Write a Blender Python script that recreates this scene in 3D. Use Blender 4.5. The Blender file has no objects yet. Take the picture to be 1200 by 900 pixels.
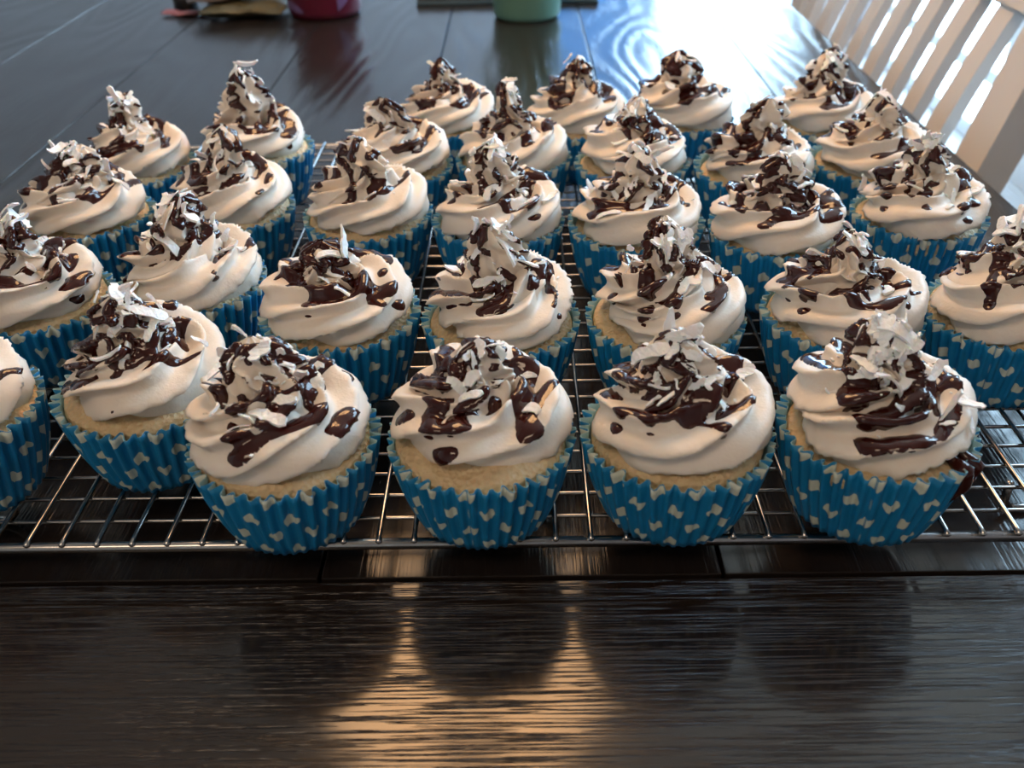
import bpy, bmesh, math, random
import numpy as np
from mathutils import Vector, Matrix
from mathutils.bvhtree import BVHTree

# ------------------------------------------------------------------ camera, world, lights, exposure
SC = bpy.context.scene
COL = SC.collection
TT = 0.75            # table top height
RT = 0.769           # top of the rack wires
cam_d = bpy.data.cameras.new('camera')
cam_d.sensor_width = 36.0
cam_d.lens = 36.0 * 1080 / 1200
cam_d.clip_start = 0.01
cam_d.dof.use_dof = True
cam_d.dof.focus_distance = 0.37
cam_d.dof.aperture_fstop = 13.0
cam = bpy.data.objects.new('camera', cam_d)
COL.objects.link(cam)
cam.matrix_world = (Matrix.Translation((0, 0, 1.0)) @ Matrix.Rotation(0.01162, 4, 'Z')
                    @ Matrix.Rotation(math.pi / 2 - 0.59945, 4, 'X') @ Matrix.Rotation(-0.0206, 4, 'Z'))
SC.camera = cam
SC.view_settings.view_transform = 'Standard'
SC.view_settings.look = 'None'
SC.view_settings.gamma = 1.0
SC.view_settings.use_curve_mapping = False
SC.view_settings.exposure = 0.0
SC.cycles.use_denoising = True
SC.cycles.max_bounces = 8
SC.cycles.sample_clamp_indirect = 6.0

world = bpy.data.worlds.new('sky')
SC.world = world
world.use_nodes = True
wn = world.node_tree
wn.nodes['Background'].inputs[0].default_value = (0.58, 0.81, 1.0, 1)
wn.nodes['Background'].inputs[1].default_value = 17.0

ROOM = dict(x0=-2.5, x1=1.38, y0=-1.9, y1=3.9, z1=2.5)
WIN_BACK = (0.0, 1.12, 1.02, 2.1)      # x0 x1 z0 z1 in the back wall
DOOR_R = (2.62, 3.75, 0.0, 2.05)        # y0 y1 z0 z1 in the right wall
WIN_R = (0.8, 2.3, 1.3, 2.35)         # window in the right wall


def area(name, loc, rot, sx, sy, power, color, portal=False):
    d = bpy.data.lights.new(name, 'AREA')
    d.shape = 'RECTANGLE'
    d.size, d.size_y, d.energy, d.color = sx, sy, power, color
    if portal:
        d.cycles.is_portal = True
    o = bpy.data.objects.new(name, d)
    COL.objects.link(o)
    o.location, o.rotation_euler = loc, rot
    return o


# portals only guide the sampling of the sky through the openings
area('portal_back', ((WIN_BACK[0] + WIN_BACK[1]) / 2, ROOM['y1'] + .02, (WIN_BACK[2] + WIN_BACK[3]) / 2),
     (-math.pi / 2, 0, 0), WIN_BACK[1] - WIN_BACK[0], WIN_BACK[3] - WIN_BACK[2], 1, (1, 1, 1), True)
area('portal_door', (ROOM['x1'] + .02, (DOOR_R[0] + DOOR_R[1]) / 2, (DOOR_R[2] + DOOR_R[3]) / 2),
     (0, math.pi / 2, 0), DOOR_R[3] - DOOR_R[2], DOOR_R[1] - DOOR_R[0], 1, (1, 1, 1), True)
area('portal_right', (ROOM['x1'] + .02, (WIN_R[0] + WIN_R[1]) / 2, (WIN_R[2] + WIN_R[3]) / 2),
     (0, math.pi / 2, 0), WIN_R[3] - WIN_R[2], WIN_R[1] - WIN_R[0], 1, (1, 1, 1), True)
# added warm fill light, high behind the camera, to brighten the cupcake fronts
area('warm_fill_light', (-0.5, -0.9, 2.44), (0, 0, 0), 0.9, 0.5, 12, (1.0, 0.74, 0.52))


# ------------------------------------------------------------------ helpers
def tag(o, label=None, cat=None, group=None, kind=None):
    if label: o['label'] = label
    if cat: o['category'] = cat
    if group: o['group'] = group
    if kind: o['kind'] = kind
    return o


def empty(name, loc, rz=0.0, parent=None):
    o = bpy.data.objects.new(name, None)
    o.empty_display_size = 0.01
    COL.objects.link(o)
    o.location = loc
    o.rotation_euler = (0, 0, rz)
    o.parent = parent
    return o


def link(name, me, parent=None, loc=None, rot=None):
    o = bpy.data.objects.new(name, me)
    COL.objects.link(o)
    if parent: o.parent = parent
    if loc is not None: o.location = loc
    if rot is not None: o.rotation_euler = rot
    return o


def mesh_np(name, V, F, mats, smooth=True, uv=None, mi=None):
    """V (n,3), F (m,4) or (m,3) arrays"""
    me = bpy.data.meshes.new(name)
    F = np.asarray(F, dtype=np.int32)
    k = F.shape[1]
    me.vertices.add(len(V))
    me.vertices.foreach_set('co', np.asarray(V, dtype=np.float32).ravel())
    me.loops.add(F.size)
    me.loops.foreach_set('vertex_index', F.ravel())
    me.polygons.add(len(F))
    me.polygons.foreach_set('loop_start', np.arange(0, F.size, k, dtype=np.int32))
    me.polygons.foreach_set('use_smooth', np.full(len(F), smooth))
    if mi is not None:
        me.polygons.foreach_set('material_index', mi.astype(np.int32))
    if uv is not None:
        l = me.uv_layers.new(name='UVMap')
        l.data.foreach_set('uv', uv[F.ravel()].astype(np.float32).ravel())
    me.update(calc_edges=True)
    for m in (mats if isinstance(mats, (list, tuple)) else [mats]):
        me.materials.append(m)
    return me


def bm_mesh(name, bm, mats, smooth=False):
    me = bpy.data.meshes.new(name)
    bmesh.ops.recalc_face_normals(bm, faces=bm.faces)
    for f in bm.faces: f.smooth = smooth
    bm.to_mesh(me)
    bm.free()
    for m in (mats if isinstance(mats, (list, tuple)) else [mats]):
        me.materials.append(m)
    return me


def box_bm(bm, x0, x1, y0, y1, z0, z1, bev=0.0, seg=2, mat=None):
    r = bmesh.ops.create_cube(bm, size=1.0)
    vs = r['verts']
    for v in vs:
        v.co = Vector((x0 + (v.co.x + .5) * (x1 - x0), y0 + (v.co.y + .5) * (y1 - y0), z0 + (v.co.z + .5) * (z1 - z0)))
    if mat is not None:
        bmesh.ops.transform(bm, matrix=mat, verts=vs)
    if bev > 0:
        es = list({e for v in vs for e in v.link_edges})
        bmesh.ops.bevel(bm, geom=es, offset=bev, segments=seg, profile=0.5, affect='EDGES')


def box(name, dims, m, parent=None, bev=0.0, smooth=False, mat=None):
    bm = bmesh.new()
    box_bm(bm, *dims, bev=bev, mat=mat)
    return link(name, bm_mesh(name, bm, m, smooth), parent)


def tube_np(pts, rad, n=8, caps=True):
    """round tube along pts"""
    P = np.asarray(pts, float)
    k = len(P)
    rad = np.broadcast_to(np.asarray(rad, float), (k,))
    T = np.gradient(P, axis=0)
    T /= np.linalg.norm(T, axis=1)[:, None]
    up = np.array([0, 0, 1.0]) if abs(T[0, 2]) < .9 else np.array([1.0, 0, 0])
    V, F = [], []
    N = np.cross(T[0], up); N /= np.linalg.norm(N)
    for i in range(k):
        N = N - T[i] * np.dot(N, T[i]); N /= np.linalg.norm(N)
        B = np.cross(T[i], N)
        for j in range(n):
            a = 2 * math.pi * j / n
            V.append(P[i] + rad[i] * (math.cos(a) * N + math.sin(a) * B))
    for i in range(k - 1):
        for j in range(n):
            a, b = i * n + j, i * n + (j + 1) % n
            F.append((a, b, b + n, a + n))
    V.append(P[0] - T[0] * rad[0] * .5); V.append(P[-1] + T[-1] * rad[-1] * .5)
    c0, c1 = len(V) - 2, len(V) - 1
    if caps:
        for j in range(n):
            F.append((c0, (j + 1) % n, j, c0))
            F.append((c1, (k - 1) * n + j, (k - 1) * n + (j + 1) % n, c1))
    return V, F


def tube(name, pts, rad, m, parent=None, n=8):
    V, F = tube_np(pts, rad, n)
    me = bpy.data.meshes.new(name)
    me.from_pydata([tuple(v) for v in V], [], [f if f[0] != f[3] else f[:3] for f in F])
    for p in me.polygons: p.use_smooth = True
    me.materials.append(m)
    return link(name, me, parent)


def lathe(name, prof, m, parent=None, n=64, loc=None, uvs=False, sx=1.0):
    V, F = [], []
    for (r, z) in prof:
        for j in range(n):
            a = 2 * math.pi * j / n
            V.append((r * math.cos(a) * sx, r * math.sin(a), z))
    for i in range(len(prof) - 1):
        for j in range(n):
            a, b = i * n + j, i * n + (j + 1) % n
            F.append((a, b, b + n, a + n))
    return link(name, mesh_np(name, np.array(V), np.array(F), m), parent, loc)


class NoiseF:
    """cheap smooth 3D noise: a sum of random plane waves"""
    def __init__(self, rng, freq, n=10):
        k = rng.normal(size=(n, 3))
        k /= np.linalg.norm(k, axis=1)[:, None]
        self.k = k * freq * rng.uniform(.6, 1.5, (n, 1))
        self.p = rng.uniform(0, 6.283, n)
        self.n = n

    def __call__(self, P):
        return np.sin(P @ self.k.T + self.p).sum(axis=1) / math.sqrt(self.n)


# ------------------------------------------------------------------ materials
def new_mat(name):
    m = bpy.data.materials.new(name)
    m.use_nodes = True
    nt = m.node_tree
    return m, nt, nt.nodes['Principled BSDF']


def simple(name, color, rough=0.5, metal=0.0, noise=None, bump=None, **kw):
    m, nt, b = new_mat(name)
    b.inputs['Base Color'].default_value = (*color, 1)
    b.inputs['Roughness'].default_value = rough
    b.inputs['Metallic'].default_value = metal
    for k, v in kw.items():
        b.inputs[k.replace('_', ' ')].default_value = v
    tc = nt.nodes.new('ShaderNodeTexCoord')
    if noise:
        scale, amt = noise
        n = nt.nodes.new('ShaderNodeTexNoise'); n.inputs['Scale'].default_value = scale
        n.inputs['Detail'].default_value = 5
        nt.links.new(tc.outputs['Object'], n.inputs['Vector'])
        mx = nt.nodes.new('ShaderNodeMix'); mx.data_type = 'RGBA'
        mx.inputs[6].default_value = (*[c * (1 - amt) for c in color], 1)
        mx.inputs[7].default_value = (*[min(1, c * (1 + amt)) for c in color], 1)
        nt.links.new(n.outputs['Fac'], mx.inputs[0])
        nt.links.new(mx.outputs[2], b.inputs['Base Color'])
    if bump:
        scale, dist = bump
        n = nt.nodes.new('ShaderNodeTexNoise'); n.inputs['Scale'].default_value = scale
        n.inputs['Detail'].default_value = 4
        nt.links.new(tc.outputs['Object'], n.inputs['Vector'])
        bp = nt.nodes.new('ShaderNodeBump'); bp.inputs['Distance'].default_value = dist
        bp.inputs['Strength'].default_value = 1.0
        nt.links.new(n.outputs['Fac'], bp.inputs['Height'])
        nt.links.new(bp.outputs['Normal'], b.inputs['Normal'])
    return m


class NB:
    """small node building helper"""
    def __init__(self, nt): self.nt = nt

    def m(self, op, a, b=None, c=None):
        n = self.nt.nodes.new('ShaderNodeMath'); n.operation = op
        for i, v in enumerate((a, b, c)):
            if v is None: continue
            if isinstance(v, (int, float)): n.inputs[i].default_value = v
            else: self.nt.links.new(v, n.inputs[i])
        return n.outputs[0]


def wood_material(name, along_x, base_a, base_b, seed):
    """dark stained open-grain wood; pores run along x or along y"""
    m, nt, b = new_mat(name)
    nb = NB(nt)
    tc = nt.nodes.new('ShaderNodeTexCoord')
    oi = nt.nodes.new('ShaderNodeObjectInfo')
    mp = nt.nodes.new('ShaderNodeMapping')
    off = nt.nodes.new('ShaderNodeVectorMath'); off.operation = 'ADD'
    sc_ = nt.nodes.new('ShaderNodeVectorMath'); sc_.operation = 'SCALE'
    cmb = nt.nodes.new('ShaderNodeCombineXYZ')
    nt.links.new(oi.outputs['Random'], cmb.inputs[0]); nt.links.new(oi.outputs['Random'], cmb.inputs[1])
    nt.links.new(cmb.outputs[0], sc_.inputs[0]); sc_.inputs['Scale'].default_value = 3.7 + seed
    nt.links.new(tc.outputs['Object'], off.inputs[0]); nt.links.new(sc_.outputs[0], off.inputs[1])
    nt.links.new(off.outputs[0], mp.inputs['Vector'])
    if along_x: mp.inputs['Rotation'].default_value = (0, 0, math.pi / 2)   # texture y follows the grain
    # cathedral rings
    sep = nt.nodes.new('ShaderNodeSeparateXYZ'); nt.links.new(mp.outputs[0], sep.inputs[0])
    slow = nt.nodes.new('ShaderNodeCombineXYZ')
    nt.links.new(nb.m('MULTIPLY', sep.outputs[0], 7.0), slow.inputs[0])
    nt.links.new(nb.m('MULTIPLY', sep.outputs[1], 1.6), slow.inputs[1])
    n1 = nt.nodes.new('ShaderNodeTexNoise'); n1.inputs['Scale'].default_value = 1.0; n1.inputs['Detail'].default_value = 1.5
    nt.links.new(slow.outputs[0], n1.inputs['Vector'])
    rings = nb.m('SINE', nb.m('MULTIPLY', n1.outputs['Fac'], 95.0 if not along_x else 60.0))
    rings = nb.m('MULTIPLY_ADD', rings, 0.5, 0.5)
    # fine pores
    fine = nt.nodes.new('ShaderNodeCombineXYZ')
    nt.links.new(nb.m('MULTIPLY', sep.outputs[0], 1050.0 if along_x else 700.0), fine.inputs[0])
    nt.links.new(nb.m('MULTIPLY', sep.outputs[1], 20.0 if along_x else 22.0), fine.inputs[1])
    n2 = nt.nodes.new('ShaderNodeTexNoise'); n2.inputs['Scale'].default_value = 1.0; n2.inputs['Detail'].default_value = 3.0
    n2.inputs['Distortion'].default_value = 0.35
    nt.links.new(fine.outputs[0], n2.inputs['Vector'])
    pores = nb.m('MULTIPLY', nb.m('MINIMUM', n2.outputs['Fac'], 0.50 if along_x else 0.54), 1.6)
    h = nb.m('ADD', nb.m('MULTIPLY', rings, 0.20 if not along_x else 0.10),
             nb.m('MULTIPLY', pores, 1.0 if along_x else nb.m('MULTIPLY_ADD', rings, 0.45, 0.08)))
    bp = nt.nodes.new('ShaderNodeBump')
    bp.inputs['Strength'].default_value = 1.0
    bp.inputs['Distance'].default_value = 0.0008 if along_x else 0.00055
    nt.links.new(h, bp.inputs['Height'])
    nt.links.new(bp.outputs['Normal'], b.inputs['Normal'])
    n3 = nt.nodes.new('ShaderNodeTexNoise'); n3.inputs['Scale'].default_value = 9.0; n3.inputs['Detail'].default_value = 6
    nt.links.new(mp.outputs[0], n3.inputs['Vector'])
    mx = nt.nodes.new('ShaderNodeMix'); mx.data_type = 'RGBA'
    mx.inputs[6].default_value = (*base_a, 1); mx.inputs[7].default_value = (*base_b, 1)
    nt.links.new(nb.m('MULTIPLY', nb.m('ADD', n3.outputs['Fac'], pores), 0.5), mx.inputs[0])
    nt.links.new(mx.outputs[2], b.inputs['Base Color'])
    rr = nb.m('MULTIPLY_ADD', n3.outputs['Fac'], 0.12, 0.13 if not along_x else 0.07)
    nt.links.new(rr, b.inputs['Roughness'])
    b.inputs['IOR'].default_value = 1.5
    return m


M = {}
M['wood_front'] = wood_material('dark_wood_cross_grain', True, (0.006, 0.004, 0.003), (0.022, 0.014, 0.010), 0.0)
M['wood'] = wood_material('dark_wood', False, (0.008, 0.0065, 0.0065), (0.020, 0.015, 0.013), 2.0)
M['gap'] = simple('dark_joint', (0.004, 0.0035, 0.003), 0.8)
M['steel'] = simple('chrome_wire', (0.36, 0.355, 0.35), 0.2, 1.0, noise=(60, 0.12))
M['white_paint'] = simple('white_chair_paint', (0.80, 0.78, 0.76), 0.38, noise=(8, 0.03))
M['wall'] = simple('grey_wall_paint', (0.62, 0.63, 0.68), 0.8, noise=(3, 0.04), bump=(180, 0.0004))
M['wall_warm'] = simple('beige_wall_paint', (0.60, 0.54, 0.48), 0.8, noise=(3, 0.04), bump=(180, 0.0004))
M['ceiling'] = simple('ceiling_paint', (0.60, 0.48, 0.38), 0.9, noise=(3, 0.03), bump=(150, 0.0006))
M['trim'] = simple('white_trim_paint', (0.82, 0.82, 0.82), 0.4)
M['floor'] = simple('grey_floor_board', (0.68, 0.70, 0.72), 0.3, noise=(6, 0.05))
M['green'] = simple('sage_green_glaze', (0.13, 0.29, 0.24), 0.4, noise=(20, 0.05))
M['slate'] = simple('dark_slate', (0.035, 0.05, 0.07), 0.4, noise=(30, 0.2))
M['slate_edge'] = simple('pale_blue_edge', (0.05, 0.10, 0.14), 0.4)
M['crimson'] = simple('crimson_plastic', (0.10, 0.006, 0.026), 0.4, noise=(14, 0.25))
M['lavender'] = simple('lavender_print', (0.13, 0.08, 0.20), 0.4)
M['olive_foil'] = simple('olive_gold_foil', (0.10, 0.09, 0.05), 0.45, 0.3, noise=(40, 0.5), bump=(60, 0.003))
M['brown_foil'] = simple('taupe_wrapper_film', (0.13, 0.10, 0.09), 0.4, 0.1, noise=(30, 0.4), bump=(60, 0.003))
M['pink_film'] = simple('pink_film', (0.26, 0.09, 0.11), 0.5, noise=(40, 0.25))
M['black_plastic'] = simple('black_plastic', (0.012, 0.012, 0.015), 0.4)
M['brass'] = simple('lamp_brass', (0.5, 0.36, 0.2), 0.3, 1.0)

# translucent roller blind
m, nt, b = new_mat('roller_blind')
nt.nodes.remove(b)
td = nt.nodes.new('ShaderNodeBsdfTranslucent'); td.inputs[0].default_value = (0.22, 0.42, 0.62, 1)
df = nt.nodes.new('ShaderNodeBsdfDiffuse'); df.inputs[0].default_value = (0.4, 0.42, 0.45, 1)
ms = nt.nodes.new('ShaderNodeMixShader'); ms.inputs[0].default_value = 0.4
nt.links.new(td.outputs[0], ms.inputs[1]); nt.links.new(df.outputs[0], ms.inputs[2])
nt.links.new(ms.outputs[0], nt.nodes['Material Output'].inputs[0])
M['blind'] = m

# lit shade of the pendant lamp (gives off light)
m, nt, b = new_mat('lit_lamp_shade')
b.inputs['Base Color'].default_value = (0.9, 0.75, 0.55, 1)
b.inputs['Emission Color'].default_value = (1.0, 0.61, 0.32, 1)
b.inputs['Emission Strength'].default_value = 9.0
M['shade'] = m

# window glass
m, nt, b = new_mat('window_glass')
nt.nodes.remove(b)
tr = nt.nodes.new('ShaderNodeBsdfTransparent'); tr.inputs[0].default_value = (0.95, 0.98, 1, 1)
gl = nt.nodes.new('ShaderNodeBsdfGlossy'); gl.inputs['Roughness'].default_value = 0.02
mxs = nt.nodes.new('ShaderNodeMixShader')
mxs.inputs[0].default_value = 0.07; nt.links.new(tr.outputs[0], mxs.inputs[1]); nt.links.new(gl.outputs[0], mxs.inputs[2])
nt.links.new(mxs.outputs[0], nt.nodes['Material Output'].inputs[0])
M['glass'] = m

# frosting: cream buttercream
m, nt, b = new_mat('buttercream')
b.inputs['Base Color'].default_value = (0.80, 0.70, 0.60, 1)
b.inputs['Roughness'].default_value = 0.46
b.inputs['Subsurface Weight'].default_value = 0.25
b.inputs['Subsurface Radius'].default_value = (1.0, 0.7, 0.45)
b.inputs['Subsurface Scale'].default_value = 0.002
tc = nt.nodes.new('ShaderNodeTexCoord')
n = nt.nodes.new('ShaderNodeTexNoise'); n.inputs['Scale'].default_value = 900; n.inputs['Detail'].default_value = 3
nt.links.new(tc.outputs['Object'], n.inputs['Vector'])
n2 = nt.nodes.new('ShaderNodeTexNoise'); n2.inputs['Scale'].default_value = 120; n2.inputs['Detail'].default_value = 4
nt.links.new(tc.outputs['Object'], n2.inputs['Vector'])
ad = nt.nodes.new('ShaderNodeMath'); ad.operation = 'MULTIPLY_ADD'; ad.inputs[1].default_value = 0.25
nt.links.new(n.outputs['Fac'], ad.inputs[0]); nt.links.new(n2.outputs['Fac'], ad.inputs[2])
bp = nt.nodes.new('ShaderNodeBump'); bp.inputs['Distance'].default_value = 0.0008; bp.inputs['Strength'].default_value = 0.7
nt.links.new(ad.outputs[0], bp.inputs['Height']); nt.links.new(bp.outputs['Normal'], b.inputs['Normal'])
M['cream'] = m

# cake: pale golden crumb with small pits and a sugary glint
m, nt, b = new_mat('vanilla_sponge')
tc = nt.nodes.new('ShaderNodeTexCoord')
n = nt.nodes.new('ShaderNodeTexNoise'); n.inputs['Scale'].default_value = 240; n.inputs['Detail'].default_value = 6; n.inputs['Roughness'].default_value = 0.7
nt.links.new(tc.outputs['Object'], n.inputs['Vector'])
v = nt.nodes.new('ShaderNodeTexVoronoi'); v.inputs['Scale'].default_value = 520
nt.links.new(tc.outputs['Object'], v.inputs['Vector'])
mx = nt.nodes.new('ShaderNodeMix'); mx.data_type = 'RGBA'
mx.inputs[6].default_value = (0.56, 0.38, 0.19, 1); mx.inputs[7].default_value = (0.80, 0.62, 0.38, 1)
nt.links.new(n.outputs['Fac'], mx.inputs[0]); nt.links.new(mx.outputs[2], b.inputs['Base Color'])
ad = nt.nodes.new('ShaderNodeMath'); ad.operation = 'ADD'
nt.links.new(n.outputs['Fac'], ad.inputs[0]); nt.links.new(v.outputs['Distance'], ad.inputs[1])
bp = nt.nodes.new('ShaderNodeBump'); bp.inputs['Distance'].default_value = 0.0011; bp.inputs['Strength'].default_value = 0.9
nt.links.new(ad.outputs[0], bp.inputs['Height']); nt.links.new(bp.outputs['Normal'], b.inputs['Normal'])
b.inputs['Roughness'].default_value = 0.5
b.inputs['Subsurface Weight'].default_value = 0.15
b.inputs['Subsurface Scale'].default_value = 0.002
M['cake'] = m

# chocolate sauce
m, nt, b = new_mat('chocolate_sauce')
b.inputs['Base Color'].default_value = (0.036, 0.0060, 0.0042, 1)
b.inputs['Roughness'].default_value = 0.09
b.inputs['IOR'].default_value = 1.42
b.inputs['Coat Weight'].default_value = 0.15
b.inputs['Coat Roughness'].default_value = 0.04
tc = nt.nodes.new('ShaderNodeTexCoord')
n = nt.nodes.new('ShaderNodeTexNoise'); n.inputs['Scale'].default_value = 260; n.inputs['Detail'].default_value = 2
nt.links.new(tc.outputs['Object'], n.inputs['Vector'])
bp = nt.nodes.new('ShaderNodeBump'); bp.inputs['Distance'].default_value = 0.0005; bp.inputs['Strength'].default_value = 0.35
nt.links.new(n.outputs['Fac'], bp.inputs['Height']); nt.links.new(bp.outputs['Normal'], b.inputs['Normal'])
M['choc'] = m

# coconut
M['coconut'] = simple('shredded_coconut', (0.96, 0.96, 0.96), 0.5, noise=(300, 0.06), bump=(700, 0.0006),
                      Subsurface_Weight=0.2, Subsurface_Scale=0.001)

# baking cup paper: azure with scattered pale hearts printed on it (UV in millimetres along the paper)
m, nt, b = new_mat('heart_print_paper')
nb = NB(nt)
uv = nt.nodes.new('ShaderNodeUVMap')
sp = nt.nodes.new('ShaderNodeSeparateXYZ'); nt.links.new(uv.outputs[0], sp.inputs[0])
U = nb.m('DIVIDE', sp.outputs[0], 13.4)
Vv = nb.m('DIVIDE', sp.outputs[1], 9.6)
row = nb.m('FLOOR', Vv)
U2 = nb.m('ADD', U, nb.m('MULTIPLY', nb.m('FLOORED_MODULO', row, 2.0), 0.5))
coln = nb.m('FLOOR', U2)
lx = nb.m('MULTIPLY', nb.m('SUBTRACT', nb.m('SUBTRACT', U2, coln), 0.5), 13.4)
ly = nb.m('MULTIPLY', nb.m('SUBTRACT', nb.m('SUBTRACT', Vv, row), 0.5), 9.6)
cc = nt.nodes.new('ShaderNodeCombineXYZ'); nt.links.new(row, cc.inputs[0]); nt.links.new(coln, cc.inputs[1])
wnz = nt.nodes.new('ShaderNodeTexWhiteNoise'); wnz.noise_dimensions = '3D'; nt.links.new(cc.outputs[0], wnz.inputs['Vector'])
ang = nb.m('MULTIPLY', nb.m('SUBTRACT', wnz.outputs['Value'], 0.5), 1.5)
ca, sa = nb.m('COSINE', ang), nb.m('SINE', ang)
rx = nb.m('SUBTRACT', nb.m('MULTIPLY', lx, ca), nb.m('MULTIPLY', ly, sa))
ry = nb.m('ADD', nb.m('MULTIPLY', lx, sa), nb.m('MULTIPLY', ly, ca))
yy = nb.m('SUBTRACT', nb.m('MULTIPLY', ry, 1.12), nb.m('MULTIPLY', nb.m('SQRT', nb.m('ABSOLUTE', rx)), 1.05))
yy = nb.m('ADD', yy, 0.75)
dd = nb.m('SQRT', nb.m('ADD', nb.m('MULTIPLY', rx, rx), nb.m('MULTIPLY', yy, yy)))
mask = nt.nodes.new('ShaderNodeMapRange'); mask.inputs[1].default_value = 2.85; mask.inputs[2].default_value = 2.65
nt.links.new(dd, mask.inputs[0])
tc = nt.nodes.new('ShaderNodeTexCoord')
n = nt.nodes.new('ShaderNodeTexNoise'); n.inputs['Scale'].default_value = 90; n.inputs['Detail'].default_value = 4
nt.links.new(tc.outputs['Object'], n.inputs['Vector'])
bl = nt.nodes.new('ShaderNodeMix'); bl.data_type = 'RGBA'
bl.inputs[6].default_value = (0.003, 0.155, 0.36, 1); bl.inputs[7].default_value = (0.008, 0.25, 0.52, 1)
nt.links.new(n.outputs['Fac'], bl.inputs[0])
mx = nt.nodes.new('ShaderNodeMix'); mx.data_type = 'RGBA'
nt.links.new(bl.outputs[2], mx.inputs[6]); mx.inputs[7].default_value = (0.62, 0.66, 0.56, 1)
nt.links.new(mask.outputs[0], mx.inputs[0]); nt.links.new(mx.outputs[2], b.inputs['Base Color'])
b.inputs['Roughness'].default_value = 0.42
M['paper'] = m
M['paper_in'] = simple('paper_inner_face', (0.30, 0.52, 0.58), 0.5, noise=(90, 0.15))

# ------------------------------------------------------------------ the room
x0, x1, y0, y1, z1 = (ROOM[k] for k in ('x0', 'x1', 'y0', 'y1', 'z1'))


def structure(name, boxes, m):
    bm = bmesh.new()
    for bx in boxes: box_bm(bm, *bx)
    return tag(link(name, bm_mesh(name, bm, m)), kind='structure')


fl = structure('floor', [(x0, x1, y0, y1, -0.05, -0.012)], M['gap'])
rng = random.Random(3)
fbm = []
for i in range(3):
    bm = bmesh.new(); box_bm(bm, 0, 0.158, 0, 1.156, 0, 0.012, bev=0.0015, seg=1)
    fbm.append(bm_mesh('floor_board', bm, M['floor']))
yy_ = y0
rown = 0
while yy_ < y1 - 0.1:
    xx_ = x0
    while xx_ < x1 - 0.05:
        if xx_ > -0.2 and 1.2 < yy_ < 3.7:      # boards the view between the chair slats can reach
            link('floor_board', fbm[rng.randrange(3)], fl, (xx_, yy_, -0.012))
        xx_ += 0.1595
    yy_ += 1.158
structure('ceiling', [(x0, x1, y0, y1, z1, z1 + .08)], M['ceiling'])
structure('wall_left', [(x0 - .1, x0, y0, y1, 0, z1)], M['wall_warm'])
structure('wall_front', [(x0, x1, y0 - .1, y0, 0, z1)], M['wall_warm'])
a0, a1, b0, b1 = WIN_BACK
structure('wall_back', [(x0, a0, y1, y1 + .1, 0, z1), (a1, x1, y1, y1 + .1, 0, z1), (a0, a1, y1, y1 + .1, 0, b0),
                        (a0, a1, y1, y1 + .1, b1, z1)], M['wall'])
d0, d1, e0, e1 = DOOR_R
w0, w1, v0, v1 = WIN_R
structure('wall_right', [(x1, x1 + .1, y0, w0, 0, z1), (x1, x1 + .1, w0, w1, 0, v0), (x1, x1 + .1, w0, w1, v1, z1),
                         (x1, x1 + .1, w1, d0, 0, z1), (x1, x1 + .1, d0, d1, e1, z1), (x1, x1 + .1, d1, y1, 0, z1)], M['wall'])
structure('baseboard_right', [(x1 - .015, x1, y0, d0 - .06, 0, .11)], M['trim'])
structure('baseboard_back', [(x0, x1 - .02, y1 - .015, y1, 0, .11)], M['trim'])
structure('baseboard_left', [(x0, x0 + .015, y0, y1 - .02, 0, .11)], M['trim'])


def window_yz(name, x, p0, p1, q0, q1, cols, rows, along='y'):
    """frame, sash bars and panes in a wall opening"""
    t = 0.05
    root = empty(name, (0, 0, 0))
    tag(root, kind='structure')

    def bx(nm, s0, s1, r0, r1, dep, m_):
        if along == 'y': return box(nm, (x + .03 - dep, x + .03 + dep, s0, s1, r0, r1), m_, root)
        return box(nm, (s0, s1, x + .03 - dep, x + .03 + dep, r0, r1), m_, root)
    bx('frame_rail', p0, p1, q0, q0 + t, .03, M['trim']); bx('frame_rail', p0, p1, q1 - t, q1, .03, M['trim'])
    bx('frame_stile', p0, p0 + t, q0 + t, q1 - t, .03, M['trim']); bx('frame_stile', p1 - t, p1, q0 + t, q1 - t, .03, M['trim'])
    for c in range(1, cols):
        s = p0 + (p1 - p0) * c / cols
        bx('glazing_bar', s - .015, s + .015, q0 + t, q1 - t, .015, M['trim'])
    for r in rows:
        bx('glazing_bar', p0 + t, p1 - t, r - .02, r + .02, .016, M['trim'])
    bx('pane', p0 + t, p1 - t, q0 + t, q1 - t, .002, M['glass'])
    return root


win1 = window_yz('window_1', y1, a0, a1, b0, b1, 2, [], 'x')
box('roller_blind', (a0 + .04, (a0 + a1) / 2 - .005, y1 - .012, y1 - .010, b0 + .03, b1 - .02), M['blind'], win1)
window_yz('window_2', x1, w0, w1, v0, v1, 2, [])
window_yz('door_1', x1, d0, d1, e0, e1, 1, [0.19])

# pendant lamp over the table (its light is what glows in the front board)
pl = tag(empty('pendant_lamp', (-0.075, 0.80, 1.50)), 'warm glowing pendant lamp hanging over the dark table', 'lamp')
lathe('lamp_shade', [(.05, .16), (.11, .13), (.165, .06), (.19, 0), (.187, 0.0), (.162, .06), (.107, .127), (.05, .155), (.05, .16)], M['shade'], pl, 40)
lathe('bulb', [(0.001, .02), (.02, .025), (.035, .05), (.03, .08), (.015, .11), (.015, .15), (.001, .15)], M['shade'], pl, 24)
tube('cord', [(0, 0, .155), (0, 0, .5), (0, 0, 1.0)], .004, M['black_plastic'], pl)

# ------------------------------------------------------------------ dining table
table = tag(empty('dining_table', (-0.17, 1.05, 0)), 'dark espresso wooden dining table under the cupcakes and rack', 'table')
TL, TR = -0.69, 0.325
JY = 0.2395
FR = 0.085
ENDY = 2.15


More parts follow.
